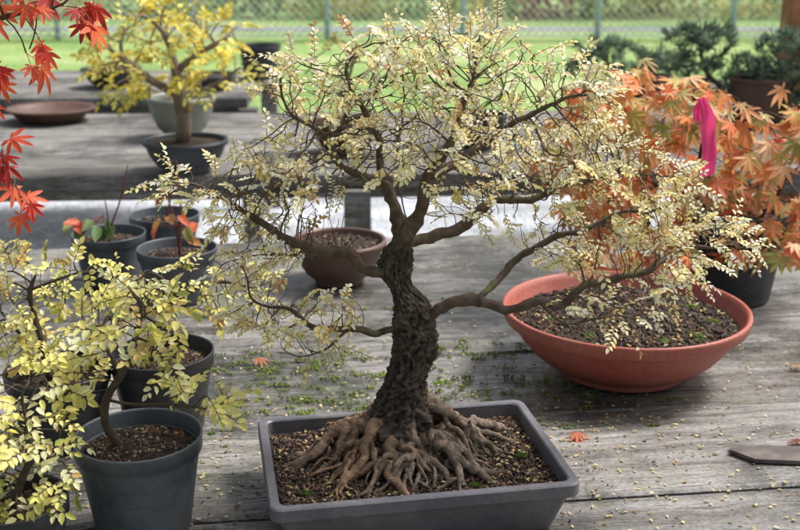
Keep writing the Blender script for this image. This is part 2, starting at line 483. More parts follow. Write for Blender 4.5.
for _ in range(420):   # spilled crumbs outside the tray
    q = tr(R.uniform(-1, 1) * (HW + .10), R.uniform(-1, 1) * (HD + .09), 0); q.z = .0012
    l = V((q.x - TX, q.y - TY, 0)); lx = l.x * ca + l.y * sa; ly = -l.x * sa + l.y * ca
    if abs(lx) < HW and abs(ly) < HD: continue
    pebble(mb, q, R.uniform(.0008, .0022), soilcol((5, 4, 5, 4, 2.6, 4, 4)))
mb.obj('grit', M_grit, tray, smooth=False)
mb = MB()
for _ in range(260):
    q = tr(R.uniform(-1, 1) * (HW - .02), R.uniform(-1, 1) * (HD - .02), 0); q.z = soilh(q.x, q.y) + .003
    leaflet(mb, q, (V((R.uniform(-1, 1), R.uniform(-1, 1), 0))).normalized(), (V((0, 0, 1)) + rv(.3)).normalized(), R.uniform(.005, .009), .004, jitcol(R.choice([(.6, .45, .18), (.45, .28, .12), (.72, .62, .32)])))
for (cx, cy, rr, n) in ((.11, .02, .016, 200), (.155, -.02, .008, 70), (-.15, -.07, .008, 60), (.07, -.09, .006, 50)):
    for _ in range(n):
        a = R.uniform(0, 6.28); q_ = rr * math.sqrt(R.random()); q = tr(cx + q_ * math.cos(a), cy + q_ * math.sin(a) * .7, 0)
        q.z = soilh(q.x, q.y) + .002; g = R.uniform(.7, 1.4)
        leaflet(mb, q, (V((0, 0, 1)) + rv(.7)).normalized(), rv().normalized(), .005, .0022, (.12 * g, .20 * g, .04 * g))
mb.obj('weeds', M_leaf, tray)

# =================================================================== MAIN TREE
tree = empty('bonsai_tree'); YT = 1.40
def T(a, b, d=0): return elev(YT, a, b, d)
trunkline = [T(403, 440), T(400, 405), T(411, 368), T(416, 335), T(411, 302), T(396, 274, .004), T(399, 250, .0), T(404, 238)]
S = [trunkline,
     [T(402, 245), T(394, 215, .01), T(384, 185, .015), T(378, 150, .03), T(360, 110, .03), T(345, 80, .02)],
     [T(404, 238), T(420, 208, -.01), T(428, 175, -.02), T(452, 130, -.02), T(470, 85, 0)],
     [T(384, 185, .015), T(350, 165, -.02), T(318, 130, -.03), T(290, 110, -.03)],
     [T(404, 242), T(440, 240, .02), T(470, 228, .04), T(500, 208, .05), T(540, 205, .05), T(580, 190, .06), T(620, 180, .05), T(665, 182, .05)],
     [T(428, 175, -.02), T(480, 150, .02), T(530, 120, .03), T(565, 100, .03)],
     [T(416, 322), T(445, 308, -.01), T(475, 297, -.02), T(500, 303, -.02), T(535, 296, -.02), T(560, 301, -.01), T(590, 284, 0), T(630, 277, 0), T(680, 258, .02), T(725, 248, .02)],
     [T(535, 296, -.02), T(560, 312, -.04), T(600, 305, -.05)],
     [T(475, 297, -.02), T(515, 268, .03), T(570, 245, .05), T(630, 222, .05), T(685, 212, .05)],
     [T(402, 326), T(376, 330, -.01), T(350, 320, -.03), T(320, 320, -.04), T(290, 300, -.04), T(255, 292, -.03)],
     [T(350, 320, -.03), T(325, 338, -.05), T(300, 340, -.06)],
     [T(398, 268), T(372, 272, .0), T(345, 252, -.02), T(300, 238, -.03), T(250, 210, -.02), T(205, 190, 0), T(165, 178, 0)],
     [T(345, 252, -.02), T(305, 262, .03), T(265, 268, .05)],
     [T(394, 215, .01), T(395, 180, .07), T(400, 140, .12)],
     [T(402, 250), T(410, 225, -.05), T(405, 200, -.10)],
     ]
def B(a, b, ra, rb, d=0, rd=.08, w=1.0):
    c = T(a, b, d); return (c, (ra * .00131, rd, rb * .00135), w)
blobs = [B(320, 90, 60, 42, .0), B(390, 66, 60, 36, .02, .10), B(470, 60, 66, 38, .0, .10), B(560, 92, 62, 38, .03), B(280, 75, 34, 20, .0, .06),
         B(225, 188, 76, 18, 0, .08, 1.5), B(310, 165, 80, 42, .0, .12, .9), B(385, 140, 60, 55, .02, .14, .8), B(460, 140, 75, 50, .0, .13, .85),
         B(560, 160, 90, 42, .04, .11), B(650, 188, 56, 24, .04, .08, 1.4), B(290, 228, 80, 22, -.02, .09, 1.2), B(300, 306, 70, 20, -.03, .06, 2.4), B(255, 268, 52, 20, .03, .06, 1.6), B(310, 335, 40, 12, -.05, .04, 2.6),
         B(480, 205, 70, 26, .05, .10, .8), B(600, 245, 88, 28, .03, .09, 1.1), B(695, 243, 66, 22, .02, .07, 1.6), B(590, 302, 60, 14, -.04, .05, 2.2), B(660, 280, 55, 16, .0, .05, 1.8)]
pos, par, rad, nch = grow(S, blobs, 4700, .0070, .0092, .45, .00055, 2.3, zmin=T(400, 342).z, wig=.009)
def barkc(pv, dr):
    k = .5 + .5 * noise.noise(pv * 130); m = noise.noise(pv * 30) + .3 * dr.z
    c = V((.115, .078, .060)) * (.5 + .9 * k)
    if m > .36: c = c.lerp(V((.20, .20, .10)), min(.7, (m - .36) * 2.5))
    return tuple(c)
zt_ = T(400, 215).z
mb = MB(); branch_mesh(mb, pos, par, rad, barkc, rmax=.0138, rough=.5, fat=1.30, rfix=lambda p_, r_: r_ * (.80 if (p_.z > zt_ and r_ > .003) else 1))
mb.obj('branches', M_twig, tree)
# trunk
mb = MB(); pts = spline(trunkline, .0013); L = len(pts)
tab = [(0, .045), (.08, .040), (.2, .0315), (.4, .0265), (.58, .0255), (.68, .0225), (.78, .0170), (.88, .0205), (.95, .0175), (1, .007)]
vs = []; cols = []; fs = []; n = 150
for i, pt in enumerate(pts):
    f = i / (L - 1); r0 = interp(tab, f)
    for k in range(n):
        a = 2 * math.pi * k / n; d = V((math.cos(a), math.sin(a), 0))
        q = V((math.cos(a) * .03, math.sin(a) * .03, pt.z * .50))
        q3 = V((q.x, q.y, pt.z))
        wq = q + V((noise.noise(q3 * 55), noise.noise(q3 * 55 + V((4, 4, 4))), noise.noise(q3 * 80 + V((8, 1, 4))))) * .010
        big = noise.noise(q3 * 22) * .30 + noise.noise(q3 * 48 + V((7, 7, 7))) * .18
        ridge = 1 - abs(noise.noise(wq * 100)) * 2.6
        ridge2 = 1 - abs(noise.noise(wq * 210 + V((3, 3, 3)))) * 2.2
        fine = noise.noise(q3 * 420)
        chip = noise.noise(q3 * 170 + V((1, 9, 2)))
        lobes = max(0, .30 - f) * 1.2 * math.cos(a * 6 + 1 + 2 * noise.noise(V((a, f * 3, 0))))
        r = r0 * (.95 + big + .12 * ridge + .07 * ridge2 + .06 * fine + .14 * chip + lobes * .5)
        vs.append(V((pt.x, pt.y, pt.z)) + d * r)
        tone = .28 + .30 * ridge + .22 * ridge2 + .45 * chip + .3 * fine
        c = V((.125, .096, .076)) * max(.1, tone + .15)
        m = noise.noise(q3 * 34 + V((3, 1, 2)))
        if m > .36 and f > .3: c = c.lerp(V((.17, .165, .12)), .45)
        cols.append((max(.006, c.x), max(.005, c.y), max(.004, c.z)))
for i in range(L - 1):
    for k in range(n):
        k2 = (k + 1) % n; fs.append((i * n + k, i * n + k2, (i + 1) * n + k2, (i + 1) * n + k))
fs.append(tuple((L - 1) * n + k for k in range(n)))
mb.add(vs, fs, cols); mb.obj('trunk', M_bark, tree)
# surface roots
mb = MB()
def root(start, ang, reach, r0, z0, depth=0, orange=0):
    pts = []; m = 16; a = ang; q = start.copy(); pts.append(q.copy())
    for i in range(1, m + 1):
        f = i / m; a += R.uniform(-.42, .42) + (ang - a) * .15
        q = q + V((math.cos(a), math.sin(a), 0)) * reach / m
        base = soilh(q.x, q.y)
        z = base + max(0, z0 - base) * (1 - f) ** 1.35 * (1 + .30 * math.sin(f * 9 + ang * 3)) + r0 * .6 * (1 - f * .6) - .008 * f ** 4
        pts.append(V((q.x, q.y, z))); q.z = z
    pts = spline(pts, .003); k = len(pts)
    oc = V((.23, .18, .14)).lerp(V((.40, .24, .13)), orange)
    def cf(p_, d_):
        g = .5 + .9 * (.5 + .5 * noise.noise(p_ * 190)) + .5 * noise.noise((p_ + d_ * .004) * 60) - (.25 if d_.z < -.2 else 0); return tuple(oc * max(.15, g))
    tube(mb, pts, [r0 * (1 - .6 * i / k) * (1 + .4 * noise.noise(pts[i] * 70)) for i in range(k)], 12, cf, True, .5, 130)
    if depth < 2 and R.random() < .8:
        for _ in range(R.choice((1, 2))):
            j = int(k * R.uniform(.2, .65)); root(pts[j], ang + R.choice((-1, 1)) * R.uniform(.5, 1.1), reach * .55, r0 * .6, pts[j].z - .002, depth + 1, orange)
NR = 22
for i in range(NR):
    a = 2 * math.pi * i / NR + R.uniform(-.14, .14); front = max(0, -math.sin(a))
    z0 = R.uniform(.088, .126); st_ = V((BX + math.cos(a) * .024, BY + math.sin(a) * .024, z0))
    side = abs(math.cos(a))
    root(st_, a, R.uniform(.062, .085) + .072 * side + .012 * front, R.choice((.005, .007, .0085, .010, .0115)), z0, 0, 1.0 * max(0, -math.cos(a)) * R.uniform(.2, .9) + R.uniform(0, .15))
for i in range(24):
    a = R.uniform(math.pi * .90, math.pi * 2.10); r_ = R.uniform(.035, .085)
    root(V((BX + math.cos(a) * r_ * 1.2, BY + math.sin(a) * r_, .095)), a + R.choice((-1, 1)) * R.uniform(.7, 1.5), R.uniform(.04, .085), R.uniform(.0035, .008), R.uniform(.085, .105), 1, R.uniform(0, .4))
for i in range(36):
    a = math.pi + R.uniform(-.4, .9); r_ = R.uniform(.055, .115)
    root(V((BX + math.cos(a) * r_, BY + math.sin(a) * r_, .09)), a + R.uniform(-1, 1), R.uniform(.02, .05), R.uniform(.0014, .003), R.uniform(.08, .10), 2, R.uniform(.4, 1))
mb.obj('surface_roots', M_bark, tree)
# leaves
PALE = [(.94, .83, .50), (.95, .90, .68), (.93, .76, .34), (.76, .69, .30), (.68, .43, .21)]
WP = (5, 5, 2.4, .7, .5)
ml = MB(); mt = MB()
CC = T(410, 215)
for i in range(len(pos)):
    if rad[i] > .0012: continue
    q = pos[i]; tip = nch[i] == 0
    e = V(((q.x - CC.x) / .36, (q.y - CC.y) / .20, (q.z - CC.z) / .23)).length
    dens = noise.noise(q * 16 + V((2, 7, 1)))
    if tip: pr = .12 + .80 * max(0, e - .30) + dens * 1.1
    else: pr = .0 + .13 * max(0, e - .45) + dens * .12
    if R.random() > pr: continue
    d = (q - pos[par[i]]).normalized()
    d = (d + rv(.5) + (q - CC).normalized() * .4 + V((0, 0, .10))).normalized()
    shoot(ml, mt, q, d, R.uniform(.018, .042), R.choice((7, 8, 9, 10, 12)), R.uniform(.0072, .0112), PALE, WP, (.30, .20, .11), .55)
ml.obj('leaves', M_leaf, tree); mt.obj('leaf_stems', M_twig, tree)

# =================================================================== small potted bonsai at the left
YG = [(.88, .80, .28), (.80, .74, .22), (.92, .87, .50), (.52, .54, .14), (.64, .44, .16)]
WY = (5, 4, 4, 1.6, .6)
def plant(name, Y, seeds, bl, natt, ll, pal, w, potfn, step=.011, kill=.016, rtip=.0009, expo=2.2, sl=(.025, .05), tcol=(.08, .06, .045), pt=.95, nl=(6, 7, 9), rd=.06, droop=.6, pin=.18, rmax=9, fat=1.0):
    e = empty(name); potfn(e)
    ss = [[elev(Y, *q) for q in s] for s in seeds]
    k = Y / 1.4
    bb = [(elev(Y, b[0], b[1], b[4] if len(b) > 4 else 0), (b[2] * .00131 * k, rd * (b[5] if len(b) > 5 else 1), b[3] * .00135 * k)) for b in bl]
    pos, par, rad, nch = grow(ss, bb, natt, step, kill, .4, rtip, expo, zmin=ss[0][0].z + .03, wig=.004)
    m1 = MB(); branch_mesh(m1, pos, par, rad, lambda a, d: tuple(V(tcol) * (.6 + .8 * (.5 + .5 * noise.noise(a * 120)))), rmax=rmax, rough=.3, fat=fat)
    ml = MB(); mt = MB()
    for i in range(len(pos)):
        if par[i] < 0 or rad[i] > rtip * 2.2: continue
        pr = pt if nch[i] == 0 else pin
        if R.random() > pr + .3 * noise.noise(pos[i] * 15): continue
        d = ((pos[i] - pos[par[i]]).normalized() + rv(.55)).normalized()
        shoot(ml, mt, pos[i], d, R.uniform(*sl), R.choice(nl), ll * R.uniform(.75, 1.2), pal, w, tcol, droop)
    m1.obj('branches', M_twig, e); ml.obj('leaves', M_leaf, e); mt.obj('leaf_stems', M_twig, e)
    return e
LIT = (4, 3, 4, 4, 3.5, 3, 3)
plant('potted_bonsai', 1.306, [[(128, 465), (118, 442), (103, 420), (106, 398), (122, 375), (132, 345), (140, 320)], [(106, 400), (140, 402, -.01), (175, 398, -.02), (205, 402, -.02)], [(103, 415), (88, 400, .01), (65, 388, .0)], [(122, 375), (100, 350, .02), (80, 330, .02)]],
      [(130, 318, 42, 30), (162, 345, 34, 20), (200, 394, 42, 20, -.02), (80, 372, 42, 24), (95, 330, 35, 26, .02), (150, 292, 36, 14)], 250, .0155, YG, WY,
      lambda e: nursery_pot(e, -.340, 1.306, .083, .135, M_pot, 900, .003, LIT), rmax=.0085)
plant('potted_bonsai', 1.62, [[(150, 372), (152, 350), (160, 325), (178, 300), (200, 285), (235, 282)], [(160, 325), (135, 310), (110, 300)], [(178, 300), (165, 280), (150, 270)]],
      [(185, 280, 55, 16), (140, 292, 42, 16), (238, 288, 38, 18), (120, 315, 30, 14), (205, 303, 30, 10)], 220, .0130, YG, WY,
      lambda e: nursery_pot(e, -.376, 1.62, .083, .13, M_potblk, 900, .003, LIT), rmax=.008)
plant('potted_bonsai', 1.20, [[(15, 520), (18, 490), (30, 460), (28, 430), (22, 400)], [(30, 460), (55, 455), (70, 470)], [(28, 440), (5, 420), (-15, 400)]],
      [(30, 425, 42, 34), (0, 455, 40, 26), (60, 470, 26, 18), (20, 385, 40, 22), (10, 495, 30, 12)], 250, .0145, YG, WY,
      lambda e: nursery_pot(e, -.470, 1.20, .066, .10, M_potblk, 500, .003, LIT), rmax=.007)
plant('potted_bonsai', 1.56, [[(50, 380), (45, 350), (35, 320), (30, 290), (45, 270)], [(45, 350), (15, 330), (0, 310)], [(30, 290), (70, 275), (100, 268)]],
      [(30, 290, 42, 34), (75, 268, 34, 10), (10, 335, 35, 22), (40, 350, 30, 16), (0, 265, 30, 14)], 250, .0138, YG, WY,
      lambda e: nursery_pot(e, -.525, 1.57, .080, .12, M_potblk, 500, .003, LIT), rmax=.007)

# =================================================================== red bowl
bowl = empty('red_bowl_planter'); bx, by, br, bh = .402, 1.862, .219, .122
prof = [(.108, 0), (.114, .003), (.118, .008), (.114, .011), (.142, .026), (.166, .045), (.186, .069), (.199, .092), (.2015, .0965), (.2045, .098), (.2115, .098), (.2145, .101), (.219, .118), (.2185, .122), (.2155, .1235), (.211, .122), (.207, .112), (.195, .085), (.17, .05), (.1, .012), (.03, .01)]
lathe('pot', prof, M_red, bowl, bx, by, 96)
soil_disc(bowl, bx, by, .199, .095, 2600, .0046, .018, (6, 5, 5, 2, .6, 2, 3))
mb = MB()
for (a, b, rr) in ((.10, -.10, .022), (.15, -.03, .014), (.04, -.13, .012), (-.08, -.10, .018), (.13, .05, .02), (-.13, -.02, .016)):
    for _ in range(160):
        an = R.uniform(0, 6.28); q = rr * math.sqrt(R.random()); g = R.uniform(.6, 1.3)
        pebble(mb, V((bx + a + q * math.cos(an), by + b + q * math.sin(an), .100 + .006 * (1 - (q / rr) ** 2))), .003, (.10 * g, .15 * g, .03 * g))
mb.obj('moss', M_moss, bowl)
mb = MB()
for _ in range(110):
    a = R.uniform(0, 6.28); r_ = .19 * math.sqrt(R.random()); q = V((bx + r_ * math.cos(a), by + r_ * math.sin(a), .0995 + .018 * (1 - (r_ / .199) ** 2)))
    leaflet(mb, q, V((R.uniform(-1, 1), R.uniform(-1, 1), 0)).normalized(), (V((0, 0, 1)) + rv(.3)).normalized(), R.uniform(.006, .012), .005, jitcol(R.choice([(.6, .45, .18), (.45, .28, .12), (.72, .62, .32)])))
mb.obj('fallen_leaflets', M_leaf, bowl)

# =================================================================== maples
def maple_leaf(mb, base, d, nrm, s, col, col2=None):
    sd = d.cross(nrm)
    if sd.length < 1e-5: sd = d.orthogonal()
    sd.normalize(); n_ = sd.cross(d).normalized()
    c = base; vs = [c]; cols = [col]; fs = []
    A = [-118, -72, -34, 0, 34, 72, 118]; LL = [.42, .78, .95, 1.0, .95, .78, .42]
    dr = R.uniform(.1, .5); jt = [R.uniform(-6, 6) for _ in A]
    def pt(ang, r):
        an = math.radians(ang); q = c + (d * math.cos(an) + sd * math.sin(an)) * r * s
        return q - n_ * (dr * s * (r ** 2)) + n_ * s * .05 * math.sin(an * 3)
    for i, (a, l) in enumerate(zip(A, LL)):
        a += jt[i]; l *= R.uniform(.88, 1.08); o_ = len(vs)
        aL = a - 19; aR = a + 19
        vs += [pt(aL, .30), pt(a - 12.5, l * .55), pt(a - 6, l * .80), pt(a, l), pt(a + 6, l * .80), pt(a + 12.5, l * .55), pt(aR, .30)]
        c2 = col2 or col
        cols += [col, col, c2, c2, c2, col, col]
        fs.append((0, o_, o_ + 1, o_ + 2, o_ + 3)); fs.append((0, o_ + 3, o_ + 4, o_ + 5, o_ + 6))
    mb.add(vs, fs, cols)
def maple(name, Y, seeds, bl, natt, size, pal, w, potfn, rd=.12, nper=(2, 3), tcol=(.10, .06, .045), step=.02, kill=.035, droop=.7, pin=.1):
    e = empty(name); potfn(e)
    ss = [[elev(Y, *q) if not isinstance(q, Vector) else q for q in s] for s in seeds]; k = Y / 1.4
    bb = [(elev(Y, b[0], b[1], b[4] if len(b) > 4 else 0), (b[2] * .00131 * k, rd, b[3] * .00135 * k)) for b in bl]
    pos, par, rad, nch = grow(ss, bb, natt, step, kill, .3, .0012, 2.2, zmin=ss[0][0].z + .04, wig=.005)
    m1 = MB(); branch_mesh(m1, pos, par, rad, tcol, rmax=.014)
    ml = MB()
    for i in range(len(pos)):
        if par[i] < 0 or rad[i] > .003: continue
        if R.random() > (.95 if nch[i] == 0 else pin): continue
        for _ in range(R.choice(nper)):
            d = ((pos[i] - pos[par[i]]).normalized() * .5 + rv(.9) + V((0, -.35, -droop * .4))).normalized()
            pe = pos[i] + d * size * R.uniform(.4, .9)
            tube(m1, [pos[i], pos[i] + (pe - pos[i]) * .5 + V((0, 0, .003)), pe], [.0007] * 3, 3, (.4, .12, .08), False)
            ld = (d * .6 + V((0, -.3, -droop)) + rv(.35)).normalized()
            nm = (V((R.uniform(-.3, .6), -.6, .85)) + rv(.35)).normalized()
            c = R.choices(pal, w)[0]; c2 = R.choices(pal, w)[0] if R.random() < .35 else c
            maple_leaf(ml, pe, ld, nm, size * R.uniform(.6, 1.2), jitcol(c, .22), jitcol(c2, .22))
    m1.obj('branches', M_twig, e); ml.obj('leaves', M_mleaf, e); return e
ORG = [(.88, .33, .12), (.88, .46, .20), (.78, .22, .10), (.66, .58, .22), (.86, .58, .34), (.42, .44, .15)]
def bigpot(e): nursery_pot(e, .715, 2.30, .125, .20, M_potblk, 300, .005, fill=.03)
maple('maple_bonsai', 2.28, [[(738, 275), (728, 240), (708, 205), (700, 165), (705, 120)], [(708, 205), (670, 190), (630, 170), (600, 140)], [(728, 240), (765, 215), (785, 180)], [(700, 165), (730, 130), (760, 110)], [(670, 190), (630, 215), (590, 225)]],
      [(690, 108, 50, 34), (620, 115, 58, 36), (590, 98, 36, 20), (755, 150, 50, 45), (680, 180, 75, 46), (600, 195, 46, 44), (750, 220, 60, 34, -.03), (680, 235, 60, 26, -.05), (800, 190, 40, 50), (600, 245, 40, 20, -.05), (800, 120, 20, 30), (560, 150, 26, 30), (645, 85, 40, 14), (800, 235, 30, 24)],
      680, .041, ORG, (5, 4, 2.5, 2.8, 2.5, 1.8), bigpot, nper=(2, 3, 3), pin=.28)
RED = [(.66, .06, .04), (.80, .16, .07), (.46, .04, .035)]
RX, RY = -.98, 1.90
maple('red_maple_bonsai', 1.62, [[V((RX, RY, .1)), V((RX + .03, RY - .05, .25)), V((-.86, 1.75, .42)), V((-.80, 1.65, .58)), elev(1.62, -30, 30)], [V((-.86, 1.75, .42)), elev(1.62, -20, 165), elev(1.62, 12, 180)], [elev(1.62, -30, 30), elev(1.62, 20, 12), elev(1.62, 65, 8)]],
      [(5, 22, 34, 26), (60, 2, 40, 14), (30, 42, 20, 24), (8, 165, 18, 28), (30, 200, 14, 14), (-50, 80, 50, 80), (-60, 200, 40, 40), (20, -60, 80, 50), (0, 62, 10, 14)],
      210, .036, RED, (5, 4, 2), lambda e: nursery_pot(e, RX, RY, .10, .14, M_potblk, 200, .004), rd=.06, nper=(2, 2, 3), pin=.1, kill=.03)

# pink flagging tape tied to the maple
tape = empty('pink_flagging_tape'); mb = MB()
def ribbon(ctrl, w, tw):
    pts = spline(ctrl, .003); vs = []; fs = []
    for i, q in enumerate(pts):
        f = i / len(pts); a = tw[0] + (tw[1] - tw[0]) * f
        s = V((math.cos(a), math.sin(a), .18)).normalized(); ww = w * (.55 + .45 * min(1, f * 3.5))
        for k in (-1, -.5, 0, .5, 1):
            vs.append(q + s * ww * k * .5 + V((0, .004 * math.sin(k * 4 + f * 5), 0)))
    for i in range(len(pts) - 1):
        for k in range(4): fs.append((i * 5 + k, i * 5 + k + 1, i * 5 + k + 6, i * 5 + k + 5))
    mb.add(vs, fs, (1, 0, .3))
P = lambda a, b, d=0: elev(2.06, a, b, d)
ribbon([P(701, 98), P(706, 115, -.008), P(708, 135), P(709, 155, -.006), P(707, 176)], .030, (.25, .05))
ribbon([P(703, 99, .01), P(697, 108, .006), P(700, 122, .012)], .018, (.8, .2))
mb.obj('tape', M_pink, tape)

# =================================================================== middle pots
def seedling(parent, p0, tips, leaves, pal):
    m1 = MB(); ml = MB()
    for tp in tips:
        pts = spline([p0, p0.lerp(tp, .5) + V((.006, 0, 0)), tp], .01); tube(m1, pts, [.0028 - .0016 * i / len(pts) for i in range(len(pts))], 6, (.20, .06, .06))
    for (q, s) in leaves:
        d = (rv(.8) + V((0, -.4, -.2))).normalized(); nm = (V((0, -.6, .8)) + rv(.4)).normalized()
        tube(m1, [V((p0.x, p0.y, min(p0.z + .06, q.z))), q], [.0009, .0007], 4, (.2, .08, .06), False)
        leaflet(ml, q, d, nm, s, s * .62, jitcol(R.choice(pal)), .2, .25)
    m1.obj('stems', M_twig, parent); ml.obj('leaves', M_leaf, parent)
e = empty('potted_seedling'); nursery_pot(e, -.658, 2.40, .083, .115, M_pot, 500, .004)
seedling(e, V((-.665, 2.40, .10)), [elev(2.4, 128, 165), elev(2.4, 105, 200)], [(elev(2.4, 90 + R.uniform(-20, 25), 222 + R.uniform(-9, 9), R.uniform(-.07, .02)), .042) for _ in range(12)], [(.16, .28, .08), (.12, .20, .06), (.6, .14, .08), (.35, .4, .12)])
e = empty('potted_seedling'); nursery_pot(e, -.480, 2.28, .086, .115, M_pot, 500, .004)
seedling(e, V((-.475, 2.28, .10)), [elev(2.28, 176, 160), elev(2.28, 165, 190)], [(elev(2.28, 172 + R.uniform(-14, 30), 225 + R.uniform(-22, 18), R.uniform(-.04, .02)), .036) for _ in range(10)], [(.7, .16, .07), (.6, .3, .1), (.4, .42, .14)])
e = empty('potted_seedling'); nursery_pot(e, -.569, 2.58, .084, .115, M_pot, 300, .004)
seedling(e, V((-.565, 2.58, .10)), [elev(2.58, 172, 160)], [(elev(2.58, 168 + R.uniform(-14, 14), 190 + R.uniform(-22, 18)), .035) for _ in range(6)], [(.7, .2, .07), (.4, .42, .14)])
e = empty('brown_bonsai_bowl'); bowl_pot(e, -.139, 2.40, .108, .10, M_brown, 300)
# =================================================================== benches' plants
YEL = [(.86, .72, .12), (.92, .82, .24), (.72, .62, .12), (.52, .52, .12)]
plant('yellow_bonsai', 3.62, [[(183, 142), (184, 118), (180, 95), (176, 70), (170, 45)], [(180, 95), (150, 80), (125, 60)], [(176, 70), (205, 50), (225, 40)], [(182, 100), (215, 85), (235, 72)], [(180, 142), (190, 122), (187, 100)], [(194, 144), (186, 128), (183, 110)], [(168, 145), (178, 130), (182, 112)]],
      [(130, 48, 32, 24), (160, 20, 40, 18), (205, 32, 42, 22), (228, 62, 24, 18), (150, 82, 44, 16), (205, 82, 30, 12), (178, 48, 40, 18), (112, 72, 14, 12)], 430, .032, YEL, (5, 4, 3, 2),
      lambda e: bowl_pot(e, -.717, 3.64, .142, .11, M_potblk), step=.03, kill=.042, rtip=.0022, sl=(.05, .10), rd=.17, tcol=(.22, .17, .13), rmax=.034, fat=1.5, pin=.34)
e = empty('sage_bonsai_pot'); bowl_pot(e, -.86, 4.32, .135, .16, M_green)
e = empty('brown_shallow_dish'); lathe('dish', [(.12, .0), (.13, .006), (.17, .045), (.185, .05), (.187, .058), (.178, .058), (.165, .048), (.12, .012), (.05, .01)], M_brown, e, -1.50, 4.72, cz=0)
GY = [(.60, .50, .14), (.36, .40, .12), (.72, .40, .14), (.66, .60, .22)]
plant('green_bonsai', 3.95, [[(345, 150), (348, 120), (342, 95), (352, 70)], [(342, 95), (325, 85), (312, 75)], [(348, 110), (372, 90), (388, 75)]],
      [(355, 52, 40, 15), (318, 75, 26, 14), (390, 72, 26, 16), (340, 95, 36, 12)], 160, .028, GY, (3, 3, 2, 2),
      lambda e: bowl_pot(e, -.20, 3.98, .13, .12, M_brown), step=.03, kill=.05, rtip=.0022, sl=(.05, .08), rd=.13, rmax=.02)
plant('green_bonsai', 4.05, [[(478, 150), (480, 120), (470, 95), (478, 75)], [(470, 95), (455, 85)], [(480, 110), (500, 95)]],
      [(478, 72, 34, 14), (455, 90, 22, 12), (500, 96, 22, 12)], 110, .028, YEL, (3, 3, 3, 3),
      lambda e: bowl_pot(e, .29, 4.08, .11, .13, M_potblk), step=.03, kill=.05, rtip=.0022, sl=(.05, .08), rd=.12, rmax=.02)
plant('yellow_bonsai', 5.8, [[(125, 82), (125, 72), (120, 60)]], [(115, 60, 22, 10), (135, 64, 14, 9)], 90, .034, YEL, (3, 3, 3, 3),
      lambda e: bowl_pot(e, -1.52, 5.85, .16, .10, M_potblk), step=.04, kill=.06, rtip=.003, sl=(.05, .08), rd=.12, rmax=.03)
e = empty('dark_bonsai_dish'); bowl_pot(e, -1.0, 5.75, .15, .08, M_potblk)
e = empty('dark_planter_pot'); nursery_pot(e, -.78, 6.2, .12, .19, M_potblk, 0)
# conifers
def conifer(name, Y, seeds, bl, natt, potfn, pal=((.10, .17, .11), (.13, .21, .13), (.18, .26, .17), (.23, .30, .20)), rd=.14):
    e = empty(name); potfn(e); k = Y / 1.4
    ss = [[elev(Y, *q) for q in s] for s in seeds]
    bb = [(elev(Y, b[0], b[1]), (b[2] * .00131 * k, rd, b[3] * .00135 * k)) for b in bl]
    pos, par, rad, nch = grow(ss, bb, natt, .035, .05, .35, .0025, 2.2, wig=.01)
    m1 = MB(); branch_mesh(m1, pos, par, rad, (.12, .09, .07), rmax=.035); ml = MB()
    for i in range(len(pos)):
        if par[i] < 0 or rad[i] > .009: continue
        d0 = (pos[i] - pos[par[i]]).normalized(); c = R.choice(pal)
        for _ in range(22):
            d = (d0 * .6 + rv(.8) + V((0, 0, .35))).normalized()
            leaflet(ml, pos[i] + rv(.012), d, rv().normalized(), R.uniform(.03, .055), .007, jitcol(c, .3), .1, 0)
    m1.obj('branches', M_twig, e); ml.obj('needles', M_leaf, e)
conifer('juniper_bonsai', 5.3, [[(632, 108), (630, 88), (612, 68), (600, 55)], [(630, 88), (655, 68)]], [(605, 50, 36, 11), (655, 60, 28, 10), (580, 68, 20, 8), (625, 76, 24, 8)], 220, lambda e: bowl_pot(e, 1.17, 5.36, .15, .12, M_brown))
conifer('juniper_bonsai', 4.72, [[(742, 115), (732, 95), (705, 72), (700, 45)], [(732, 95), (745, 78)]], [(700, 38, 36, 16), (690, 68, 36, 12), (742, 68, 28, 13), (715, 92, 34, 12)], 340, lambda e: nursery_pot(e, 1.50, 4.60, .13, .2, M_brown, 0))
conifer('pine_bonsai', 4.6, [[(850, 130), (840, 110), (815, 80), (800, 50)], [(840, 110), (800, 95), (780, 80)]], [(795, 42, 36, 18), (780, 75, 28, 12), (830, 60, 36, 20), (795, 105, 32, 12)], 340, lambda e: nursery_pot(e, 1.92, 4.6, .15, .2, M_brown, 0))
# post
M_post = mat_col('cedar_wood', .75, 14, .4, .4, .003, bscale=40)
mb = MB()
def pf(q): return V((1.77 + q.y, 4.98 + q.z, q.x))
box(mb, GZ, 2.4, -.065, .065, -.065, .065, (.42, .20, .10), .006, pf, 4); mb.obj('wooden_post', M_post, smooth=False)

# =================================================================== fence
fen = empty('chain_link_fence'); mb = MB(); FY = 17.9; H = 1.9; sp = .13; x = -14
while x < 14:
    for s in (1, -1):
        a = V((x, FY, GZ + .03)); b = V((x + s * H * .9, FY + (.003 * s), GZ + H))
        tube(mb, [a, b], [.0075] * 2, 3, (.55, .60, .68), False)
    x += sp
mb.obj('mesh', mat_col('galvanised_steel', .45, 30, .1, spec=.6), fen)
mb = MB()
for i in range(-6, 8):
    xx = 1.0 + i * 2.16; tube(mb, [V((xx, FY + .05, GZ)), V((xx, FY + .05, GZ + H + .05))], [.045] * 2, 12, (.42, .55, .75))
tube(mb, [V((-14, FY + .05, GZ + H)), V((15, FY + .05, GZ + H))], [.024] * 2, 10, (.4, .46, .54))
tube(mb, [V((-14, FY + .05, GZ + .06)), V((15, FY + .05, GZ + .06))], [.012] * 2, 8, (.4, .46, .54))
mb.obj('posts', bpy.data.materials['galvanised_steel'], fen)

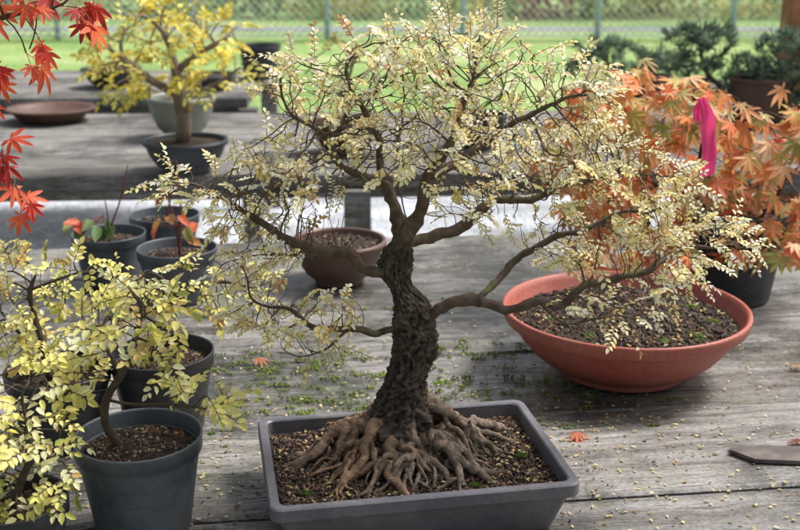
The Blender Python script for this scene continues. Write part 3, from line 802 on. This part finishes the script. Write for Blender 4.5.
# =================================================================== distant trees & shrubs
def bgtree(name, x, y, h, w, pal, nl, low=.25, trunk=.16):
    e = empty(name); m = MB(); base = V((x, y, GZ)); tp = V((x + R.uniform(-.3, .3), y, GZ + h * .8))
    tube(m, spline([base, base.lerp(tp, .5) + rv(.12), tp], .4), [max(.02, trunk * (1 - .8 * i / 30)) for i in range(60)], 8, (.09, .07, .055))
    cl = []
    for i in range(26):
        f = R.uniform(low, 1); a = R.uniform(0, 6.28); rr = w * math.sin(math.pi * min(.98, max(.12, (f - low) / (1 - low) * .85 + .12))) * R.uniform(.3, 1)
        c = V((x + math.cos(a) * rr, y + math.sin(a) * rr, GZ + h * f)); cl.append((c, w * R.uniform(.22, .42)))
        b = base.lerp(tp, f * .8); tube(m, [b, b.lerp(c, .5) + V((0, 0, .1)), c], [trunk * .3, trunk * .18, .02], 5, (.09, .07, .055), False)
    m.obj('trunk', M_twig, e); ml = MB()
    for _ in range(nl):
        c, r = R.choice(cl); u = rv(); u = u / max(1, u.length)
        leaflet(ml, c + u * r, rv().normalized(), rv().normalized(), R.uniform(.12, .22), .12, jitcol(R.choice(pal), .3))
    ml.obj('crown', M_bg, e, smooth=False)
OLV = [(.60, .56, .18), (.70, .62, .24), (.42, .46, .14)]
RBR = [(.50, .28, .20), (.62, .36, .22), (.40, .28, .20)]
GRN = [(.20, .30, .10), (.28, .38, .14), (.36, .42, .16)]
for i, (x, y, h, w, pal) in enumerate([(-9, 26, 6, 2.6, OLV), (-5.5, 25, 5, 2.2, GRN), (-1.5, 26, 6, 2.6, OLV), (2.0, 25, 5.5, 2.4, OLV), (5.5, 24.5, 5, 2.2, RBR), (8.5, 26, 6.5, 2.6, OLV), (12, 27, 7, 3, GRN), (-13, 28, 7, 3, RBR), (0.5, 31, 8, 3.4, GRN), (-6, 33, 9, 3.6, RBR), (7, 33, 9, 3.6, OLV)]):
    bgtree('autumn_tree', x, y, h, w, pal, 1500, .12)
ml = MB()
for _ in range(9000):
    x = R.uniform(-22, 22); hh = .9 + .7 * noise.noise(V((x * .6, 0, 0)))
    q = V((x, 23.0 + R.uniform(-.7, .7), GZ + R.random() * hh)); k = noise.noise(V((x * .5, 4, 0)))
    pal = OLV if k > -0.02 else (RBR if k < -.22 else GRN)
    leaflet(ml, q, rv().normalized(), rv().normalized(), R.uniform(.1, .2), .11, jitcol(R.choice(pal), .35))
ml.obj('background_hedge', M_bg, smooth=False)

# =================================================================== litter on the table
ml = MB()
for _ in range(2300):
    k = R.random()
    if k < .55: x, y = R.gauss(.08, .35), R.gauss(1.50, .26)
    else: x, y = R.uniform(-.9, 1.0), R.uniform(1.0, 2.6)
    q = V((x, y, .0012)); a = R.uniform(0, 6.28); d = V((math.cos(a), math.sin(a), 0))
    if abs(x - TX) < .17 and abs(y - TY) < .12: continue
    leaflet(ml, q, d, (V((0, 0, 1)) + rv(.2)).normalized(), R.uniform(.004, .010), R.uniform(.003, .0055), jitcol(R.choices([(.66, .54, .24), (.45, .30, .13), (.78, .70, .40), (.25, .15, .09), (.25, .32, .08)], (4, 2, 4, 2, 1.5))[0]), .15, -.05)
for (x, y, c) in ((.28, 1.58, (.60, .17, .07)), (.62, 1.55, (.30, .12, .07)), (-.26, 1.9, (.5, .2, .08)), (.72, 1.86, (.5, .25, .1))):
    a = R.uniform(0, 6); maple_leaf(ml, V((x, y, .008)), V((math.cos(a), math.sin(a), 0)), V((.1, 0, 1)).normalized(), .026, c)
ml.obj('fallen_leaves', M_leaf)
mb = MB()
for _ in range(480):
    k = R.random()
    if k < .45:
        lx = R.uniform(-.75, .62); row = R.choice((1.63, 1.917, 1.917, 2.204)); c = rot(V((lx, row + R.gauss(0, .03), 0)))
    else: c = V((R.gauss(-.03, .22), R.gauss(1.79, .09), 0))
    g0 = R.uniform(.5, 1.2); rr = R.choice((.002, .002, .003, .004, .006, .009, .012))
    for _ in range(int(12 * rr / .005)):
        an = R.uniform(0, 6.28); q = rr * math.sqrt(R.random()); g = g0 * R.uniform(.6, 1.3)
        pebble(mb, V((c.x + q * math.cos(an) * 1.9, c.y + q * math.sin(an), .001)), R.uniform(.0012, .003), (.20 * g, .28 * g, .05 * g))
mb.obj('moss_tufts', M_moss)
# slate offcut at the right
mb = MB()
def sf(q):
    a = math.radians(-4); return V((.62 + q.x * math.cos(a) - q.y * math.sin(a), 1.50 + q.x * math.sin(a) + q.y * math.cos(a), q.z))
vs = [sf(V(q)) for q in ((-.12, .012, .002), (-.09, -.018, .002), (.04, -.021, .002), (.2, -.030, .002), (.22, .03, .002), (.10, .026, .002), (.02, .032, .002), (-.115, .03, .002))]
m = len(vs); vt = [v + V((0, 0, .006)) for v in vs]
mb.add(vs + vt, [tuple(reversed(range(m))), tuple(range(m, 2 * m))] + [(i, (i + 1) % m, m + (i + 1) % m, m + i) for i in range(m)], (.13, .11, .10))
mb.obj('slate_slab', mat_col('slate', .45, 30, .5, .6, .003, bscale=60), smooth=False)

# =================================================================== light, camera
w = bpy.data.worlds.new("World"); bpy.context.scene.world = w; w.use_nodes = True
nt = w.node_tree; bg = nt.nodes.get('Background') or nt.nodes.new('ShaderNodeBackground')
sky = nt.nodes.new('ShaderNodeTexSky'); sky.sky_type = 'NISHITA'; sky.sun_disc = False
EL, AZ = math.radians(56), math.radians(66)   # azimuth clockwise from +Y
sky.sun_elevation = EL; sky.sun_rotation = AZ; sky.dust_density = 6; sky.air_density = 1.0
hs = nt.nodes.new('ShaderNodeHueSaturation'); hs.inputs['Saturation'].default_value = .6
nt.links.new(sky.outputs[0], hs.inputs['Color']); nt.links.new(hs.outputs[0], bg.inputs[0]); bg.inputs[1].default_value = .15
sd = bpy.data.lights.new('sun', 'SUN'); sd.energy = 4.3; sd.angle = math.radians(16); sd.color = (1, .97, .93)
so = bpy.data.objects.new('sun', sd); bpy.context.scene.collection.objects.link(so)
dirv = V((math.sin(AZ) * math.cos(EL), math.cos(AZ) * math.cos(EL), math.sin(EL)))
so.rotation_euler = dirv.to_track_quat('Z', 'Y').to_euler()
cd = bpy.data.cameras.new('camera'); cam = bpy.data.objects.new('camera', cd); bpy.context.scene.collection.objects.link(cam)
cam.location = (0, 0, CAMZ); cam.rotation_euler = (math.radians(90 - 16.5), 0, 0)
cd.sensor_width = 36; cd.lens = 49.5; cd.clip_start = .05; cd.clip_end = 1500
cd.dof.use_dof = True; cd.dof.focus_distance = 1.47; cd.dof.aperture_fstop = 7.0
bpy.context.scene.camera = cam
sc = bpy.context.scene; sc.view_settings.view_transform = 'Standard'; sc.view_settings.look = 'None'; sc.view_settings.exposure = 0
